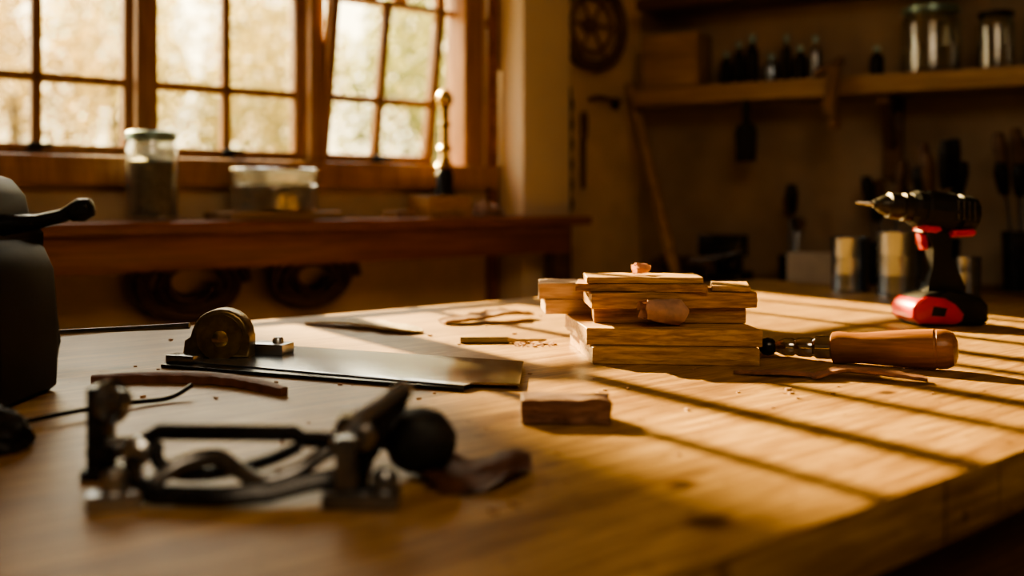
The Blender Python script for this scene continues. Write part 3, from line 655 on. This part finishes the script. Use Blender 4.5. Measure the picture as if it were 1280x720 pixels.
strip('wood_shaving', [B(-.330, 1.60, .001), B(-.25, 1.575, .004), B(-.17, 1.51, .003), B(-.135, 1.49, .001)], [.012, .05, .05, .010], .003, M['shavpale'], .05, .4, label='flat pale olive wood shaving', cat='wood shaving', seed=2)
strip('wood_shaving', [B(-.112, 1.60, .001), B(-.06, 1.63, .003), B(-.01, 1.66, .008), B(.03, 1.69, .004)], [.03, .05, .055, .025], .003, M['shaving'], .12, .4, label='raised brown wood shaving', cat='wood shaving', seed=3)
strip('bark_strip', [B(.255, 1.145, .001), B(.30, 1.13, .004), B(.345, 1.115, .003)], [.006, .018, .008], .003, M['barkred'], -.05, .5, label='thin reddish bark strip near the screwdriver', cat='bark strip', seed=5)
strip('bark_strip', [B(.335, 1.105, .001), B(.37, 1.12, .006), B(.41, 1.105, .005), B(.455, 1.09, .001)], [.008, .024, .028, .010], .003, M['barkred'], .12, .5, label='curled reddish bark strip near the screwdriver', cat='bark strip', seed=6)
e = empty('pencil_stub', (-.072, 1.388, BZ), R(2), 'short olive green pencil stub with a long thin tip', 'pencil')
bm = bmesh.new(); addlathe(bm, [(0, 0), (.0045, 0), (.0045, .066), (0, .066)], 6, Matrix.Translation((0, 0, .0042)) @ Matrix.Rotation(R(90), 4, 'Y')); finish('pencil_body', bm, plain('olive_paint', (.20, .15, .04), .4, 0, .2), False, parent=e)
bm = bmesh.new(); addlathe(bm, [(0.0044, .066), (.0020, .078), (.0016, .118), (0, .122)], 8, Matrix.Translation((0, 0, .0042)) @ Matrix.Rotation(R(90), 4, 'Y')); finish('pencil_tip', bm, M['shavpale'], True, parent=e)
random.seed(5); bm = bmesh.new()
for i in range(170):
    q = random.random()
    if q < .4: x = random.uniform(0, .06); y = 1.375+random.gauss(0, .012)
    else: x = random.gauss(.02, .20); y = random.gauss(1.15, .28)
    if x > .07 and 1.19 < y < 1.46: continue
    if y < .62: continue
    s = random.uniform(.0012, .0036)
    addbox(bm, (s*1.8, s, s*.7), (x, y, BZ+s*.36), Matrix.Rotation(random.uniform(0, 3), 4, 'Z'))
o = finish('sawdust', bm, M['shaving'], False); o['kind'] = 'stuff'; props(o, 'fine sawdust crumbs strewn over the bench', 'sawdust')
o = tube('bent_wire', [B(-.44, .86, .004), B(-.40, .90, .008), B(-.37, .955, .005), B(-.34, .985, .004), B(-.325, 1.01, .012)], .0024, M['blackmetal'], segs=8); props(o, 'thin bent dark wire on the bench', 'wire')
lump('putty_lump', (-.420, .80, BZ), .034, .028, .024, M['black'], .3, 1.5, 'dark rounded lump beside the bent wire', 'lump', 6)
# black machine at far left
cn = empty('bench_grinder', (-.562, .99, BZ), 0, 'bulky black cast metal grinder body with a short lever', 'grinder')
poly('housing', [(-.11, 0), (.076, 0), (.083, .006), (.084, .05), (.080, .128), (.070, .150), (.056, .160), (.054, .178), (.050, .205), (.036, .222), (.010, .230), (-.11, .232)], .13, M['black'], 'xz', .010, parent=cn)
lathe('wheel_cover', [(0, 0), (.055, 0), (.058, .004), (.056, .014), (.02, .018), (0, .018)], M['black'], (-.01, -.066, .075), (R(90), 0, 0), cn, 40)
bm = bmesh.new()
for (x, z) in ((.058, .022), (.058, .125), (.030, .20), (-.02, .15)): addlathe(bm, [(0, 0), (.006, 0), (.006, .004), (0, .005)], 6, Matrix.Translation((x, -.064, z)) @ Matrix.Rotation(R(90), 4, 'X'))
finish('bolts', bm, M['gunmetal'], True, parent=cn)
tube('side_lever', [(.046, 0, .174), (.090, 0, .178), (.115, 0, .184), (.130, 0, .192)], [.012, .0075, .007, .008], M['blackmetal'], parent=cn, smooth=False)
lathe('lever_knob', [(0, -.014), (.009, -.011), (.012, 0), (.009, .010), (0, .013)], M['blackmetal'], (.134, 0, .190), (0, R(75), 0), cn)
lathe('filler_cap', [(0, 0), (.020, 0), (.022, .004), (.020, .012), (0, .014)], M['blackmetal'], (-.02, 0, .230), (0, 0, 0), cn)

# ------------------------------------------------------------------ outdoors
TE = .46
SUN = Vector((.574, -.819, -TE)).normalized()
bm = bmesh.new(); bmesh.ops.create_grid(bm, x_segments=8, y_segments=8, size=30)
o = finish('lawn', bm, M['grass'], False, tuple(Vector(W(0, -31, -.3))), (0, 0, A)); props(o, 'sunlit grassy ground outside the window', 'ground')
def tree(loc, h, rx, ry, rz, leaf, n, size, seed, lab, core=0.0, name='garden_tree', rot=0):
    random.seed(seed)
    e = empty(name, loc, rot, lab, 'tree')
    tube('trunk', [(0, 0, 0), (.1, 0, h*.35), (0, .05, h*.7), (0, 0, h)], [.16, .12, .09, .04], M['trunk'], parent=e, segs=10)
    bm = bmesh.new()
    for i in range(n):
        while True:
            p = Vector((random.uniform(-1, 1), random.uniform(-1, 1), random.uniform(-1, 1)))
            if p.length < 1: break
        if noise.noise(p*1.7+Vector((seed, 0, 0))) < -.24: continue
        c = Vector((p.x*rx, p.y*ry, h+p.z*rz)); s = size*random.uniform(.6, 1.3)
        a = Vector((random.gauss(0, 1), random.gauss(0, 1), random.gauss(0, 1))).normalized(); b2 = a.orthogonal().normalized(); c2 = a.cross(b2)
        bm.faces.new([bm.verts.new(c+b2*s), bm.verts.new(c+c2*s*.6), bm.verts.new(c-b2*s), bm.verts.new(c-c2*s*.6)])
    o = finish('crown', bm, leaf, False, parent=e); o['kind'] = 'stuff'
    if core:
        bm = bmesh.new(); bmesh.ops.create_icosphere(bm, subdivisions=4, radius=1)
        for v in bm.verts:
            q = v.co; k = (abs(q.x)**4+abs(q.y)**4+abs(q.z)**4)**.25
            v.co = q/k*core*(1+.04*noise.noise(q*3)); v.co = Vector((v.co.x*rx, v.co.y*ry, v.co.z*rz+h))
        finish('sun_block_core', bm, M['leafg'], True, parent=e)
sc = W0+E1*(.17-1.5)-Vector((.574, -.819, 0))*10  # tree form added out of view to keep left-window sun off the bench
tree((sc.x, sc.y, -.3), 1.45+TE*10+.3, 1.56, .6, 1.15, M['leafg'], 500, .05, 11, 'unseen leafy sun blocker added outside the left window', core=.95, rot=A)
k = 0
for (a, Y, h, lf) in ((-.50, 13, 2.5, 'leafo'), (-.29, 13, 2.2, 'leafy'), (-.08, 13, 2.6, 'leafg'), (-.56, 18, 3.3, 'leafo'), (-.40, 18, 3.7, 'leafy'), (-.235, 18, 3.2, 'leafo'), (-.07, 18, 3.8, 'leafy')):
    k += 1
    tree((a*Y, Y, -.3), h+.3, 1.35, 1.3, 2.0, M[lf], 9000, .05, 20+k, 'autumn tree with sunlit leaves in the garden')

# ------------------------------------------------------------------ light
s = bpy.data.lights.new('sun', 'SUN'); s.energy = 60; s.color = (1, .72, .32); s.angle = R(.8)
so = bpy.data.objects.new('sun', s); C.objects.link(so); so.rotation_euler = SUN.to_track_quat('-Z', 'Y').to_euler()
l = bpy.data.lights.new('room_fill', 'AREA'); l.energy = 23; l.size = 1.2; l.color = (1, .75, .47)  # unseen fill light added to raise the interior ambient
lo = bpy.data.objects.new('room_fill', l); C.objects.link(lo); lo.location = (.3, -.3, 2.5); lo.rotation_euler = (R(40), 0, 0)
pl = bpy.data.lights.new('window_portal', 'AREA'); pl.shape = 'RECTANGLE'; pl.size = 1.6; pl.size_y = .98; pl.cycles.is_portal = True
po = bpy.data.objects.new('window_portal', pl); C.objects.link(po); po.location = W(.585, -.15, 1.67); po.rotation_euler = N1.to_track_quat('-Z', 'Y').to_euler()
w = bpy.data.worlds.new('World'); bpy.context.scene.world = w; w.use_nodes = True; t = w.node_tree; t.nodes.clear()
o = t.nodes.new('ShaderNodeOutputWorld'); bg = t.nodes.new('ShaderNodeBackground'); bg.inputs[1].default_value = 10.0
tc = t.nodes.new('ShaderNodeTexCoord'); sx = t.nodes.new('ShaderNodeSeparateXYZ')
rp = ramp(t, [(0, (.42, .34, .17)), (.08, (.66, .53, .30)), (.22, (.82, .70, .44)), (.40, (1, .91, .70)), (1, (.75, .78, .82))])
t.links.new(tc.outputs['Generated'], sx.inputs[0]); t.links.new(sx.outputs[2], rp.inputs[0]); t.links.new(rp.outputs[0], bg.inputs[0]); t.links.new(bg.outputs[0], o.inputs[0])
try: bpy.context.scene.view_settings.look = 'AgX - Medium High Contrast'
except Exception as ex_: print(ex_)
# ------------------------------------------------------------------ camera
cam = bpy.data.cameras.new('camera'); cam.lens = 35; cam.sensor_width = 36; cam.shift_y = -110/1280
cam.dof.use_dof = True; cam.dof.focus_distance = 1.20; cam.dof.aperture_fstop = 2.3; cam.clip_start = .02
co = bpy.data.objects.new('camera', cam); C.objects.link(co); co.location = (0, 0, CZ); co.rotation_euler = (R(90), 0, 0)
bpy.context.scene.camera = co
